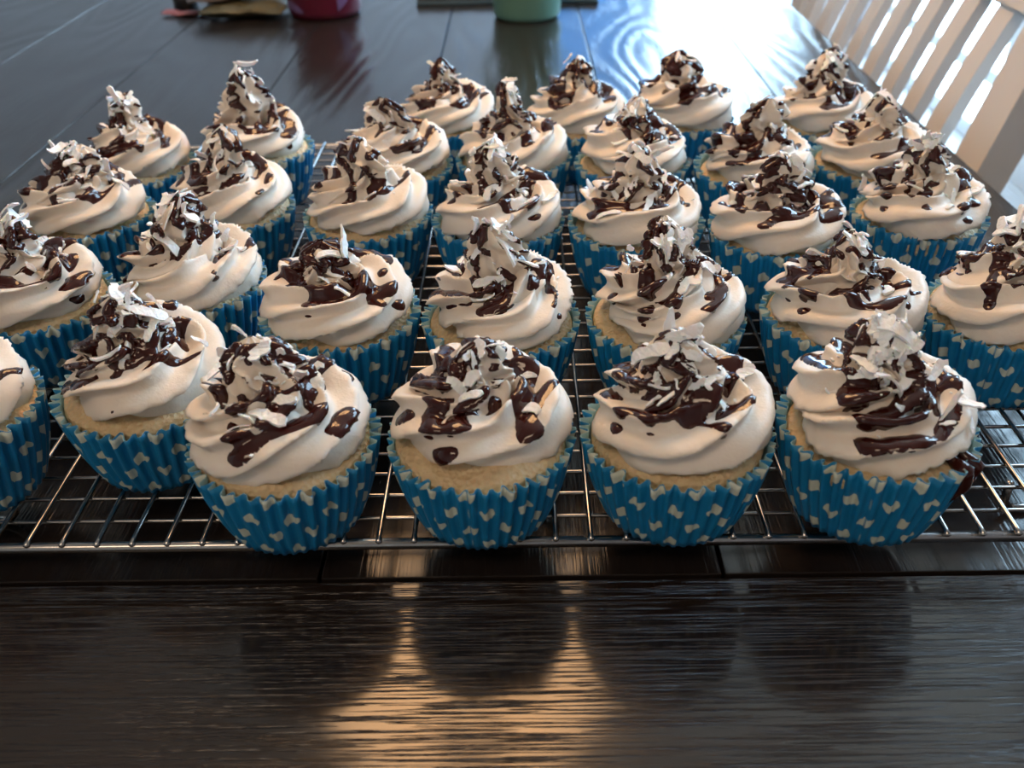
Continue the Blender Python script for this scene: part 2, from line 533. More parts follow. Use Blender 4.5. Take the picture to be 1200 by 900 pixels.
def child_box(name, dims, m_, parent, bev=0.0):
    px, py, pz = parent.location
    o = box(name, dims, m_, parent, bev)
    o.matrix_parent_inverse = Matrix.Translation((-px, -py, -pz))
    return o


child_box('end_board', (TL, TR, FR, JY - .0007, TT - .03, TT), M['wood_front'], table, 0.0012)
child_box('end_board', (TL, TR, ENDY - .15, ENDY, TT - .03, TT), M['wood_front'], table, 0.0012)
joints = [TL, -0.522, -0.374, -0.2255, -0.0755, 0.0735, 0.2255, TR]
for a, b_ in zip(joints[:-1], joints[1:]):
    child_box('plank', (a + .0006, b_ - .0006, JY + .0007, ENDY - .151, TT - .03, TT), M['wood'], table, 0.0005)
child_box('underlay', (TL + .004, TR - .004, FR + .004, ENDY - .004, TT - .045, TT - .028), M['gap'], table)
for (ax0, ax1, ay0, ay1) in ((TL + .05, TR - .05, FR + .05, FR + .075), (TL + .05, TR - .05, ENDY - .075, ENDY - .05),
                             (TL + .05, TL + .075, FR + .08, ENDY - .08), (TR - .075, TR - .05, FR + .08, ENDY - .08)):
    child_box('apron', (ax0, ax1, ay0, ay1, TT - .13, TT - .045), M['wood'], table)
for lx_ in (TL + .09, TR - .09):
    for ly_ in (FR + .09, ENDY - .09):
        child_box('leg', (lx_ - .04, lx_ + .04, ly_ - .04, ly_ + .04, 0, TT - .045), M['wood'], table, .004)

# ------------------------------------------------------------------ white slatted chair beside the table
CH = tag(empty('slatted_chair', (0.58, 0.98, 0)), 'white painted chair with a slatted back beside the dark table', 'chair')
TAN = math.tan(math.radians(15))


def back_x(z): return 0.42 + (z - 0.816) * TAN


def slat(y, w, t, zb, zt, name, bow=0.0):
    n = 14
    bm = bmesh.new()
    rings = []
    for i in range(n + 1):
        z = zb + (zt - zb) * i / n
        x = back_x(z) + bow * math.sin(math.pi * i / n)
        rings.append([bm.verts.new((x + sx * t / 2, y + sy * w / 2, z)) for sx, sy in ((-1, -1), (1, -1), (1, 1), (-1, 1))])
    for i in range(n):
        for j in range(4):
            bm.faces.new((rings[i][j], rings[i][(j + 1) % 4], rings[i + 1][(j + 1) % 4], rings[i + 1][j]))
    bm.faces.new(rings[0]); bm.faces.new(rings[-1])
    bmesh.ops.bevel(bm, geom=[e for e in bm.edges if abs((e.verts[0].co - e.verts[1].co).normalized().z) > .8],
                    offset=.002, segments=2, affect='EDGES')
    o = link(name, bm_mesh(name, bm, M['white_paint']), CH)
    o.matrix_parent_inverse = Matrix.Translation(-CH.location)
    return o


CY0 = 0.745
for i in range(8):
    slat(CY0 + .072 + i * .062, .029, .012, .50, .83, 'slat', -.014)
slat(CY0, .045, .03, .45, .90, 'post')
slat(CY0 + 9 * .062 + .01, .045, .03, .45, .90, 'post')


def tilted_rail(name, z0_, z1_, t):
    bm = bmesh.new()
    N = 12
    rings = []
    for i in range(N + 1):
        y = CY0 - .02 + (9 * .062 + .05) * i / N
        rings.append([bm.verts.new((back_x(z) + s * t / 2, y, z)) for z, s in ((z0_, -1), (z0_, 1), (z1_, 1), (z1_, -1))])
    for i in range(N):
        for j in range(4):
            bm.faces.new((rings[i][j], rings[i][(j + 1) % 4], rings[i + 1][(j + 1) % 4], rings[i + 1][j]))
    bm.faces.new(rings[0]); bm.faces.new(rings[-1])
    bmesh.ops.bevel(bm, geom=bm.edges[:], offset=.003, segments=2, affect='EDGES')
    o = link(name, bm_mesh(name, bm, M['white_paint']), CH)
    o.matrix_parent_inverse = Matrix.Translation(-CH.location)


tilted_rail('top_rail', .818, .91, .026)
tilted_rail('lower_rail', .475, .515, .026)
child_box('seat', (.29 - .02, .355, CY0 - .01, CY0 + .56, .44, .47), M['white_paint'], CH, .006).location = (0, 0, 0)
child_box('seat_rail', (.0, .28, CY0 + .01, CY0 + .54, .40, .44), M['white_paint'], CH)
for lx_, ly_ in ((.335, CY0), (.335, CY0 + .55), (.02, CY0 + .02), (.02, CY0 + .53)):
    child_box('leg', (lx_ - .018, lx_ + .018, ly_ - .018, ly_ + .018, 0, .45), M['white_paint'], CH, .003)

# ------------------------------------------------------------------ things at the far end of the table
g = tag(empty('cup', (0.013, 1.118, TT)), 'sage green tapered cup standing on the table in front of the dark board', 'cup')
lathe('body', [(.001, 0), (.033, 0), (.0365, .002), (.038, .006), (.0415, .05), (.0455, .105), (.044, .1065), (.0425, .105),
               (.039, .05), (.0345, .008), (.001, .007)], M['green'], g, 64)
bd = tag(empty('serving_board', (-0.01, 1.30, TT)), 'thin dark flat board with a pale edge behind the green cup', 'board')
box('board_top', (-.109, .109, -.118, .118, .004, .009), M['slate'], bd, .001)
box('board_edge', (-.110, .110, -.120, .120, 0, .0045), M['slate_edge'], bd, .001)

tb = tag(empty('tub', (-0.225, 1.150, TT)), 'crimson round plastic tub at the far end of the table', 'tub')
lathe('body', [(.001, 0), (.036, 0), (.0405, .002), (.0425, .008), (.0435, .05), (.0435, .085), (.0455, .086), (.0455, .093), (.042, .094), (.040, .086), (.040, .01), (.001, .008)], M['crimson'], tb, 64)
# printed lavender swooshes on the tub's side
def patch(name, a0_, a1_, z0_, z1_, r, m_, parent, skew=0.0):
    V, F = [], []
    n = 16
    for i in range(n + 1):
        s = i / n
        a = a0_ + (a1_ - a0_) * s
        c = z0_ + skew * s
        hgt = (z1_ - z0_) * (0.25 + 0.75 * math.sin(math.pi * (0.1 + 0.85 * s)))
        V += [(r * math.cos(a), r * math.sin(a), c), (r * math.cos(a), r * math.sin(a), c + hgt)]
    for i in range(n): F.append((2 * i, 2 * i + 2, 2 * i + 3, 2 * i + 1))
    link(name, mesh_np(name, np.array(V), np.array(F), m_), parent)


patch('printed_swoosh', math.radians(205), math.radians(245), .012, .022, .0438, M['lavender'], tb, -.004)
patch('printed_swoosh', math.radians(300), math.radians(318), .010, .045, .0438, M['lavender'], tb, .01)


def crumpled(name, w, d, h, m_, seed, parent=None, fold=.5):
    r = np.random.default_rng(seed)
    nx, ny = 26, 16
    nf, nf2 = NoiseF(r, 90), NoiseF(r, 260)
    V = []
    for s in (1, -1):
        for i in range(nx + 1):
            for j in range(ny + 1):
                u, v_ = i / nx * 2 - 1, j / ny * 2 - 1
                k = max(0, (1 - abs(u) ** 3.0)) * max(0, (1 - abs(v_) ** 2.4))
                p = np.array([[u * w / 2 * (1 + .05 * math.sin(5 * v_ + seed)), v_ * d / 2 * (1 + .12 * math.sin(4 * u + seed)), 0]])
                z = h * .5 + s * h * .5 * k ** .6 + (nf(p)[0] * .0022 + nf2(p)[0] * .0008) * (1 if s > 0 else .25)
                V.append((p[0, 0], p[0, 1], max(0.0003 if s < 0 else .0008, z + .004 * u * u * fold)))
    F = []
    o_ = (nx + 1) * (ny + 1)
    for i in range(nx):
        for j in range(ny):
            a = i * (ny + 1) + j
            F.append((a, a + ny + 1, a + ny + 2, a + 1))
            F.append((o_ + a, o_ + a + 1, o_ + a + ny + 2, o_ + a + ny + 1))
    me = mesh_np(name, np.array(V), np.array(F), m_)
    return link(name, me, parent)


w1_ = crumpled('snack_wrapper', .098, .075, .016, M['olive_foil'], 4); w1_.location = (-.318, 1.150, TT); w1_.rotation_euler = (0, 0, .05)
tag(w1_, 'crumpled olive-gold foil wrapper under a taupe one, left of the crimson tub', 'wrapper')
w2_ = crumpled('snack_wrapper', .112, .07, .014, M['brown_foil'], 9); w2_.location = (-.330, 1.165, TT + .017); w2_.rotation_euler = (0, -.08, .12)
tag(w2_, 'crumpled taupe film wrapper lying on the olive foil wrapper', 'wrapper')
w3_ = crumpled('snack_wrapper', .062, .022, .004, M['pink_film'], 2); w3_.location = (-.389, 1.155, TT); w3_.rotation_euler = (0, 0, -.05)
tag(w3_, 'flat pink film wrapper on the table, leftmost at the far end', 'wrapper')
cp_ = lathe('bottle_cap', [(.001, 0), (.0135, 0), (.0145, .001), (.0145, .017), (.013, .019), (.001, .019)], M['black_plastic'], None, 32, (-.404, 1.195, TT))
tag(cp_, 'small black cap standing behind the pink film wrapper', 'cap')

# ------------------------------------------------------------------ wire cooling rack
rack = tag(empty('cooling_rack', (0, 0.45, TT)), 'chrome wire cooling rack with a fine grid under the cupcakes', 'rack')
RX0, RX1, RY0, RY1 = -0.262, 0.252, 0.242, 0.655
ry0, ry1 = RY0 - .45, RY1 - .45
zr = RT - TT
fr_pts = []
rc = .012
for cx, cy, a_ in ((RX1 - rc, ry0 + rc, -90), (RX1 - rc, ry1 - rc, 0), (RX0 + rc, ry1 - rc, 90), (RX0 + rc, ry0 + rc, 180)):
    for k in range(7):
        a = math.radians(a_ + k * 15)
        fr_pts.append((cx + rc * math.cos(a), cy + rc * math.sin(a), zr - .0034))
fr_pts.append(fr_pts[0])
fine_pts = []
for p, q in zip(fr_pts[:-1], fr_pts[1:]):
    fine_pts.append(p)
fine_pts.append(fr_pts[0])
tube('rack_frame', fine_pts, .0021, M['steel'], rack, 10)
PITCH = 0.0127
# wires running away from the front rod
V, F = tube_np([(0, ry0 - .0012, zr - .0016), (0, ry0 + .0012, zr - .0009)] + [(0, ry0 + (ry1 - ry0) * i / 6, zr - .0009) for i in range(1, 6)] +
               [(0, ry1 - .0012, zr - .0009), (0, ry1 + .0012, zr - .0016)], [.0013, .0010] + [.0009] * 5 + [.0010, .0013], 8)
wme = bpy.data.meshes.new('wire'); wme.from_pydata([tuple(v) for v in V], [], [f if f[0] != f[3] else f[:3] for f in F])
for p in wme.polygons: p.use_smooth = True
wme.materials.append(M['steel'])
xw = RX0 + PITCH * .55
while xw < RX1 - .004:
    link('wire', wme, rack, (xw, 0, 0)); xw += PITCH
V, F = tube_np([(RX0 + .002 + (RX1 - RX0 - .004) * i / 6, 0, zr - .0026) for i in range(7)], .0008, 8)
cme = bpy.data.meshes.new('cross_wire'); cme.from_pydata([tuple(v) for v in V], [], [f if f[0] != f[3] else f[:3] for f in F])
for p in cme.polygons: p.use_smooth = True
cme.materials.append(M['steel'])
yw = ry0 + PITCH
while yw < ry1 - .004:
    link('cross_wire', cme, rack, (0, yw, 0)); yw += PITCH
for fx in (RX0 + .05, 0.0, RX1 - .052):
    for fy, s in ((ry0 + .03, 1), (ry1 - .03, -1)):
        tube('foot', [(fx - .012, fy, zr - .004), (fx - .0115, fy, .006), (fx - .008, fy, .0021), (fx, fy, .0019), (fx + .008, fy, .0021),
                      (fx + .0115, fy, .006), (fx + .012, fy, zr - .004)], .0017, M['steel'], rack, 8)

# ------------------------------------------------------------------ cupcakes
RIM = 0.034          # rim height of the paper above the rack


def wrapper_mesh(seed):
    r = np.random.default_rng(seed)
    n_pl = 44
    per = 8
    nth = n_pl * per
    rows = 11
    th = np.arange(nth) / nth * 2 * math.pi
    warp = .25 * np.sin(th * 3 + r.uniform(0, 6)) + .2 * np.sin(th * 7 + r.uniform(0, 6))
    ph = n_pl * th + warp * 1.6
    ampm = 1 + .25 * np.sin(th * 5 + r.uniform(0, 6)) + .12 * np.sin(th * 11 + r.uniform(0, 6))
    wave = np.sin(ph) + .18 * np.sin(3 * ph)
    Vo = []
    for i in range(rows + 1):
        s = i / rows
        rad = .0245 + (.0325 - .0245) * s ** .92 + .0012 * math.sin(math.pi * s)
        amp = (.00055 + .00110 * s ** 1.2) * ampm
        if i == rows: amp = amp * 1.15
        z = RIM * s
        rr = rad + amp * wave
        zz = z + (0.0006 * np.sin(th * 2 + 1) + .0005 * np.sin(ph * .5)) * s
        Vo.append(np.stack([rr * np.cos(th), rr * np.sin(th), zz + np.zeros(nth)], 1))
    Vo = np.concatenate(Vo)
    inner = Vo.copy()
    R_ = np.linalg.norm(inner[:, :2], axis=1)
    inner[:, :2] *= ((R_ - .00028) / R_)[:, None]
    inner[:nth, 2] += .0003
    V = np.concatenate([Vo, inner, [[0, 0, 0]], [[0, 0, .0003]]])
    n1 = len(Vo)
    F = []; MI = []
    j = np.arange(nth); jn = (j + 1) % nth
    for i in range(rows):
        F.append(np.stack([i * nth + j, i * nth + jn, (i + 1) * nth + jn, (i + 1) * nth + j], 1)); MI += [0] * nth
        F.append(n1 + np.stack([i * nth + j, (i + 1) * nth + j, (i + 1) * nth + jn, i * nth + jn], 1)); MI += [1] * nth
    t = rows * nth
    F.append(np.stack([t + j, t + jn, n1 + t + jn, n1 + t + j], 1)); MI += [1] * nth
    c = 2 * n1
    j2 = j[::2]
    F.append(np.stack([c + 0 * j2, (j2 + 2) % nth, (j2 + 1) % nth, j2], 1)); MI += [0] * len(j2)
    F.append(np.stack([c + 1 + 0 * j2, n1 + j2, n1 + (j2 + 1) % nth, n1 + (j2 + 2) % nth], 1)); MI += [1] * len(j2)
    F = np.concatenate(F)
    # uv in millimetres; the seam cell count is whole so the print closes round the cup
    u = np.tile(th / (2 * math.pi) * 13.4 * 15, (rows + 1))
    v_ = np.repeat(np.arange(rows + 1) / rows * 36, nth)
    uv1 = np.stack([u, v_ + .6], 1)
    uv_ = np.concatenate([uv1, uv1, [[0, 0]], [[0, 0]]])
    return mesh_np('paper_cup', V, F, [M['paper'], M['paper_in']], True, uv_, np.array(MI))


WRAP = [wrapper_mesh(10 + i) for i in range(4)]


def cake_top(r2):
    """height of the sponge dome above the rack for squared radius r2 (m^2)"""
    return RIM - .0015 + .0075 * np.clip(1 - r2 / .0305 ** 2, -.4, 1)


def cake_mesh(seed):
    r = np.random.default_rng(100 + seed)
    nf, nf2 = NoiseF(r, 160), NoiseF(r, 700)
    n = 96
    prof = [(.0002, None), (.006, None), (.012, None), (.017, None), (.021, None), (.0245, None), (.027, None), (.0285, None),
            (.0296, None), (.0303, RIM - .0035), (.0300, RIM - .007), (.0240, .004), (.021, .0012), (.0002, .0012)]
    V = []
    for k, (rr, z) in enumerate(prof):
        for j in range(n):
            a = 2 * math.pi * j / n
            x, y = rr * math.cos(a), rr * math.sin(a)
            V.append((x, y, cake_top(rr * rr) if z is None else z))
    V = np.array(V)
    d = nf(V) * .0006 + nf2(V) * .00022
    V[:, 2] += d * (V[:, 2] > RIM - .004)
    F = []
    for i in range(len(prof) - 1):
        for j in range(n):
            a, b_ = i * n + j, i * n + (j + 1) % n
            F.append((a, a + n, b_ + n, b_))
    return mesh_np('cake', V, np.array(F), M['cake'])


CAKES = [cake_mesh(i) for i in range(4)]

# coconut flake shapes: thin ragged curved shavings
def flake_mesh(seed):
    r = random.Random(seed)
    L = r.uniform(.005, .012); W = r.uniform(.0014, .0042); T = .0006
    n = 7
    bend = r.uniform(-2.2, 2.2); side = r.uniform(-.002, .002)
    V, F = [], []
    for i in range(n + 1):
        s = i / n - .5
        w = W * (1 - .55 * abs(2 * s) ** 2.5) * r.uniform(.55, 1.25)
        a = bend * s
        x = L * s; z = L * .22 * bend * s * s * 1.3; y = side * math.sin(s * 4)
        tw = s * r.uniform(.2, 1.2)
        for sy, sz in ((-1, -1), (1, -1), (1, 1), (-1, 1)):
            V.append((x, y + sy * w / 2, z + sz * T / 2 + sy * w / 2 * tw * .6))
    for i in range(n):
        for j in range(4):
            a, b_ = i * 4 + j, i * 4 + (j + 1) % 4
            F.append((a, b_, b_ + 4, a + 4))
    F.append((3, 2, 1, 0)); e = n * 4; F.append((e, e + 1, e + 2, e + 3))
    return mesh_np('coconut_flake', np.array(V), np.array(F), M['coconut'], False)


FLAKES = [flake_mesh(s) for s in range(10)]


def sstep(a, b_, x):
    t = np.clip((x - a) / (b_ - a), 0, 1)
    return t * t * (3 - 2 * t)


def frosting(seed, NT, NP, off, hgt, start, turns, r0, n_r):
    """a rope of star section wound in a rising spiral; returns grid vertices (NT+1, NP, 3), metres, relative to the rack surface"""
    r = np.random.default_rng(seed)
    t = np.linspace(0, 1, NT + 1)
    t = t ** .92
    ang = start + 2 * math.pi * turns * t
    u = t * turns
    flat = .82                                   # length of the base turn
    rad = r0 * (1 - sstep(flat * .75, turns * .80, u))
    rad = rad * (1 + .05 * np.sin(ang * 1.3 + r.uniform(0, 6)))
    zc = .0078 + hgt * .40 * sstep(.55, turns * .86, u)
    tip = np.clip((t - .68) / .32, 0, 1) ** 1.25
    zc = zc + tip * hgt * .56
    R = np.interp(t, [0, .03, .10, .38, .52, .66, .80, .90, .96, 1.0], [.0015, .0080, .0126, .0132, .0121, .0114, .0109, .0090, .0058, .0003])
    R = np.convolve(np.pad(R, 6, 'edge'), np.ones(13) / 13, 'valid')
    R = R * (1 + .06 * np.sin(ang * 2.3 + r.uniform(0, 6)))
    lean = r.uniform(-.0035, .0035, 2) + np.array([-.0008, .001])
    cx = off[0] + rad * np.cos(ang) + lean[0] * tip * 1.2
    cy = off[1] + rad * np.sin(ang) + lean[1] * tip * 1.2
    C = np.stack([cx, cy, zc], 1)
    T = np.gradient(C, axis=0); T /= np.linalg.norm(T, axis=1)[:, None] + 1e-12
    up = sstep(.62, .84, t)[:, None]
    T = T * (1 - up) + np.array([0, 0, 1.0]) * up
    T /= np.linalg.norm(T, axis=1)[:, None]
    N = np.stack([np.cos(ang), np.sin(ang), 0 * ang], 1)
    N = N - T * (N * T).sum(1)[:, None]; N /= np.linalg.norm(N, axis=1)[:, None]
    a_end = ang[int(NT * .66)]
    N2 = np.stack([np.cos(ang * 0 + a_end), np.sin(ang * 0 + a_end), 0 * ang], 1)
    N = N * (1 - up) + N2 * up + 1e-4
    N = N - T * (N * T).sum(1)[:, None]; N /= np.linalg.norm(N, axis=1)[:, None]
    B = -np.cross(T, N)
    B = np.where((B[:, 2] < 0)[:, None] & (up < .5), -B, B)
    # cumulative sign consistency
    for i in range(1, len(B)):
        if np.dot(B[i], B[i - 1]) < 0: B[i] = -B[i]
    ph = np.linspace(0, 2 * math.pi, NP, endpoint=False)
    tw = r.uniform(.62, .85)
    sp_ang = np.cumsum(np.gradient(ang) * (1 - .85 * sstep(.62, .80, t)))      # the folds of the peak stand upright
    q = n_r * (ph[None, :] - tw * sp_ang[:, None]) + .6 * np.sin(ang * 1.7 + r.uniform(0, 6))[:, None] + .7 * np.sin(ang[:, None] * 3.3 + 2 * ph[None, :] + r.uniform(0, 6))
    c = np.sqrt(np.sin(q / 2) ** 2 + .012)
    ridge = 1 - (c - .11) / .9                   # sharp lips, rounded valleys
    ridge = np.clip(ridge, 0, 1)
    depth = .38 + .10 * np.sin(ang * 1.9 + r.uniform(0, 6))[:, None]
    rr = R[:, None] * (1.06 - depth * (1 - ridge))
    lean_f = .30 / n_r * 2.0 * ridge * ridge     # lips sag outward and down
    ph2 = ph[None, :] - lean_f * 1.2
    P = C[:, None, :] + (rr * np.cos(ph2))[:, :, None] * N[:, None, :] + (rr * .86 * np.sin(ph2))[:, :, None] * B[:, None, :]
    # the peak is pinched into a leaning fin
    fin = r.uniform(0, 3.14); k_ = r.uniform(.10, .30) * up[:, 0]
    dxy = P[:, :, :2] - C[:, None, :2]
    fd = np.array([math.cos(fin), math.sin(fin)])
    along = (dxy * fd).sum(2)
    P[:, :, :2] += (along * k_[:, None])[:, :, None] * fd - ((dxy - along[:, :, None] * fd) * k_[:, None, None])
    flatP = P.reshape(-1, 3)
    nf, nf2, nf3 = NoiseF(r, 190, 12), NoiseF(r, 600, 14), NoiseF(r, 90, 8)
    w = np.minimum(1, R / .006)[:, None] * np.ones((1, NP))
    rad_dir = flatP - np.repeat(C, NP, axis=0)
    ln = np.linalg.norm(rad_dir, axis=1)[:, None] + 1e-9
    d = (nf(flatP) * .0007 + nf3(flatP) * .0011) * w.ravel() + np.abs(nf2(flatP)) * .0011 * (ridge.ravel() ** 4) * w.ravel()
    flatP = flatP + rad_dir / ln * d[:, None]
    # sag the skirt towards the sponge so that it rests on it
    cen = np.array([0, 0])
    r2 = ((flatP[:, :2]) ** 2).sum(1)
    top = cake_top(r2) - RIM
    flatP[:, 2] = np.maximum(flatP[:, 2], top - .0012 + .0004 * nf2(flatP))
    over = np.sqrt(r2)
    sag = sstep(.0275, .034, over) * .0022
    flatP[:, 2] -= sag
    flatP[:, 2] += RIM
    return flatP.reshape(NT + 1, NP, 3), r


def grid_faces(NT, NP):
    i = np.arange(NT)[:, None]; j = np.arange(NP)[None, :]
    a = i * NP + j; b_ = i * NP + (j + 1) % NP
    return np.stack([a, b_, b_ + NP, a + NP], -1).reshape(-1, 4)


def grid_normals(P):
    dt = np.gradient(P, axis=0)
    dp = np.roll(P, -1, axis=1) - np.roll(P, 1, axis=1)
    n = np.cross(dp, dt)
    n /= np.linalg.norm(n, axis=2)[:, :, None] + 1e-12
    return n


def sauce(P, r, style, amount):
    """sauce lying on the frosting: the part of its skin under the drizzle lines, lifted off it"""
    NT1, NP, _ = P.shape
    fl_ = P.reshape(-1, 3)
    N = grid_normals(P).reshape(-1, 3)
    C = P.mean(axis=1)
    out = ((fl_ - np.repeat(C, NP, axis=0)) * N).sum(1)
    if np.median(out) < 0: N = -N
    # height map for exposure and valleys
    G = 96; ext = .036
    ix = np.clip(((fl_[:, 0] + ext) / (2 * ext) * G).astype(int), 0, G - 1)
    iy = np.clip(((fl_[:, 1] + ext) / (2 * ext) * G).astype(int), 0, G - 1)
    hm = np.full((G, G), RIM - .0); np.maximum.at(hm, (ix, iy), fl_[:, 2])
    bl = hm.copy()
    for _ in range(3):
        bl = (np.roll(bl, 2, 0) + np.roll(bl, -2, 0) + np.roll(bl, 2, 1) + np.roll(bl, -2, 1) + bl) / 5
    valley = (bl - hm)[ix, iy]
    covered = hm[ix, iy] - fl_[:, 2]
    x, y = fl_[:, 0], fl_[:, 1]
    nw, nw2 = NoiseF(r, 260, 10), NoiseF(r, 110, 8)
    wob = nw(fl_) * .00045 + nw2(fl_) * .0009
    d_all = np.full(len(fl_), -9.0)
    nstroke = int(4 + amount * 4)
    for k in range(nstroke):
        a = style + r.normal() * .35
        ca_, sa_ = math.cos(a), math.sin(a)
        p = x * ca_ + y * sa_; q = -x * sa_ + y * ca_
        q0 = (k - (nstroke - 1) / 2) * (.046 / nstroke) + r.normal() * .0012
        A, fr_, ph_ = r.uniform(.001, .0035), r.uniform(120, 330), r.uniform(0, 6)
        w = .0019 * r.uniform(.7, 1.5) * (1 + .4 * np.sin(p * r.uniform(150, 500) + ph_))
        e0, e1_ = -r.uniform(.014, .031), r.uniform(.014, .031)
        endf = np.minimum(p - e0, e1_ - p)
        dist = np.abs(q - q0 - A * np.sin(p * fr_ + ph_) + wob)
        d = np.minimum((w - dist) / .0010, endf / .001)
        d_all = np.maximum(d_all, d)
    for k in range(int(7 + 9 * amount)):
        rr = abs(r.normal()) * .010 + .007; a = r.uniform(0, 6.283)
        cx, cy = rr * math.cos(a), rr * math.sin(a)
        br = r.uniform(.0015, .0052)
        el = r.uniform(.5, 1.0); ea = r.uniform(0, 3.14)
        px = (x - cx) * math.cos(ea) + (y - cy) * math.sin(ea); py = -(x - cx) * math.sin(ea) + (y - cy) * math.cos(ea)
        d = (br - np.sqrt(px ** 2 + (py / el) ** 2) + wob) / .0010
        d_all = np.maximum(d_all, d)
    for k in range(int(4 + 6 * amount)):
        rr = r.uniform(.012, .028); a = r.uniform(0, 6.283)
        d = (r.uniform(.0006, .0014) - np.hypot(x - rr * math.cos(a), y - rr * math.sin(a))) / .0008
        d_all = np.maximum(d_all, d)
    rc_ = np.hypot(x, y)
    # sauce gathers in the valleys of the middle zone and leaves the crests
    d_all = d_all + np.clip(valley / .0010, -.25, 1.8) * .75 * sstep(.026, .012, rc_) * (d_all > -1.8)
    d_all = np.minimum(d_all, (.0015 - covered) / .0006)      # nothing under an overhanging coil
    d_all = np.minimum(d_all, (N[:, 2] + .45) / .12)
    d_all = np.minimum(d_all, (.0305 - rc_) / .001)
    d_all = np.clip(d_all, -1, 2.2)
    dg = d_all.reshape(NT1, NP)
    for _ in range(4):
        dg = (dg * 2 + np.roll(dg, 1, 1) + np.roll(dg, -1, 1) + np.concatenate([dg[:1], dg[:-1]]) + np.concatenate([dg[1:], dg[-1:]])) / 6
    d_all = dg.reshape(-1)
    thick = np.where(d_all > 0, .00085 * np.sqrt(np.clip(d_all, 0, 1.6)) + .00012, d_all * .0011 + .00012)
    thick = thick + np.clip(valley, 0, .0015) * .5 * (d_all > .3)
    S = fl_ + N * thick[:, None]
    F = grid_faces(NT1 - 1, NP)
    keep = (d_all[F] > -.12).any(axis=1) & (d_all[F] > -.7).all(axis=1)
    F = F[keep]
    used, inv = np.unique(F.ravel(), return_inverse=True)
    return S[used], inv.reshape(-1, 4)


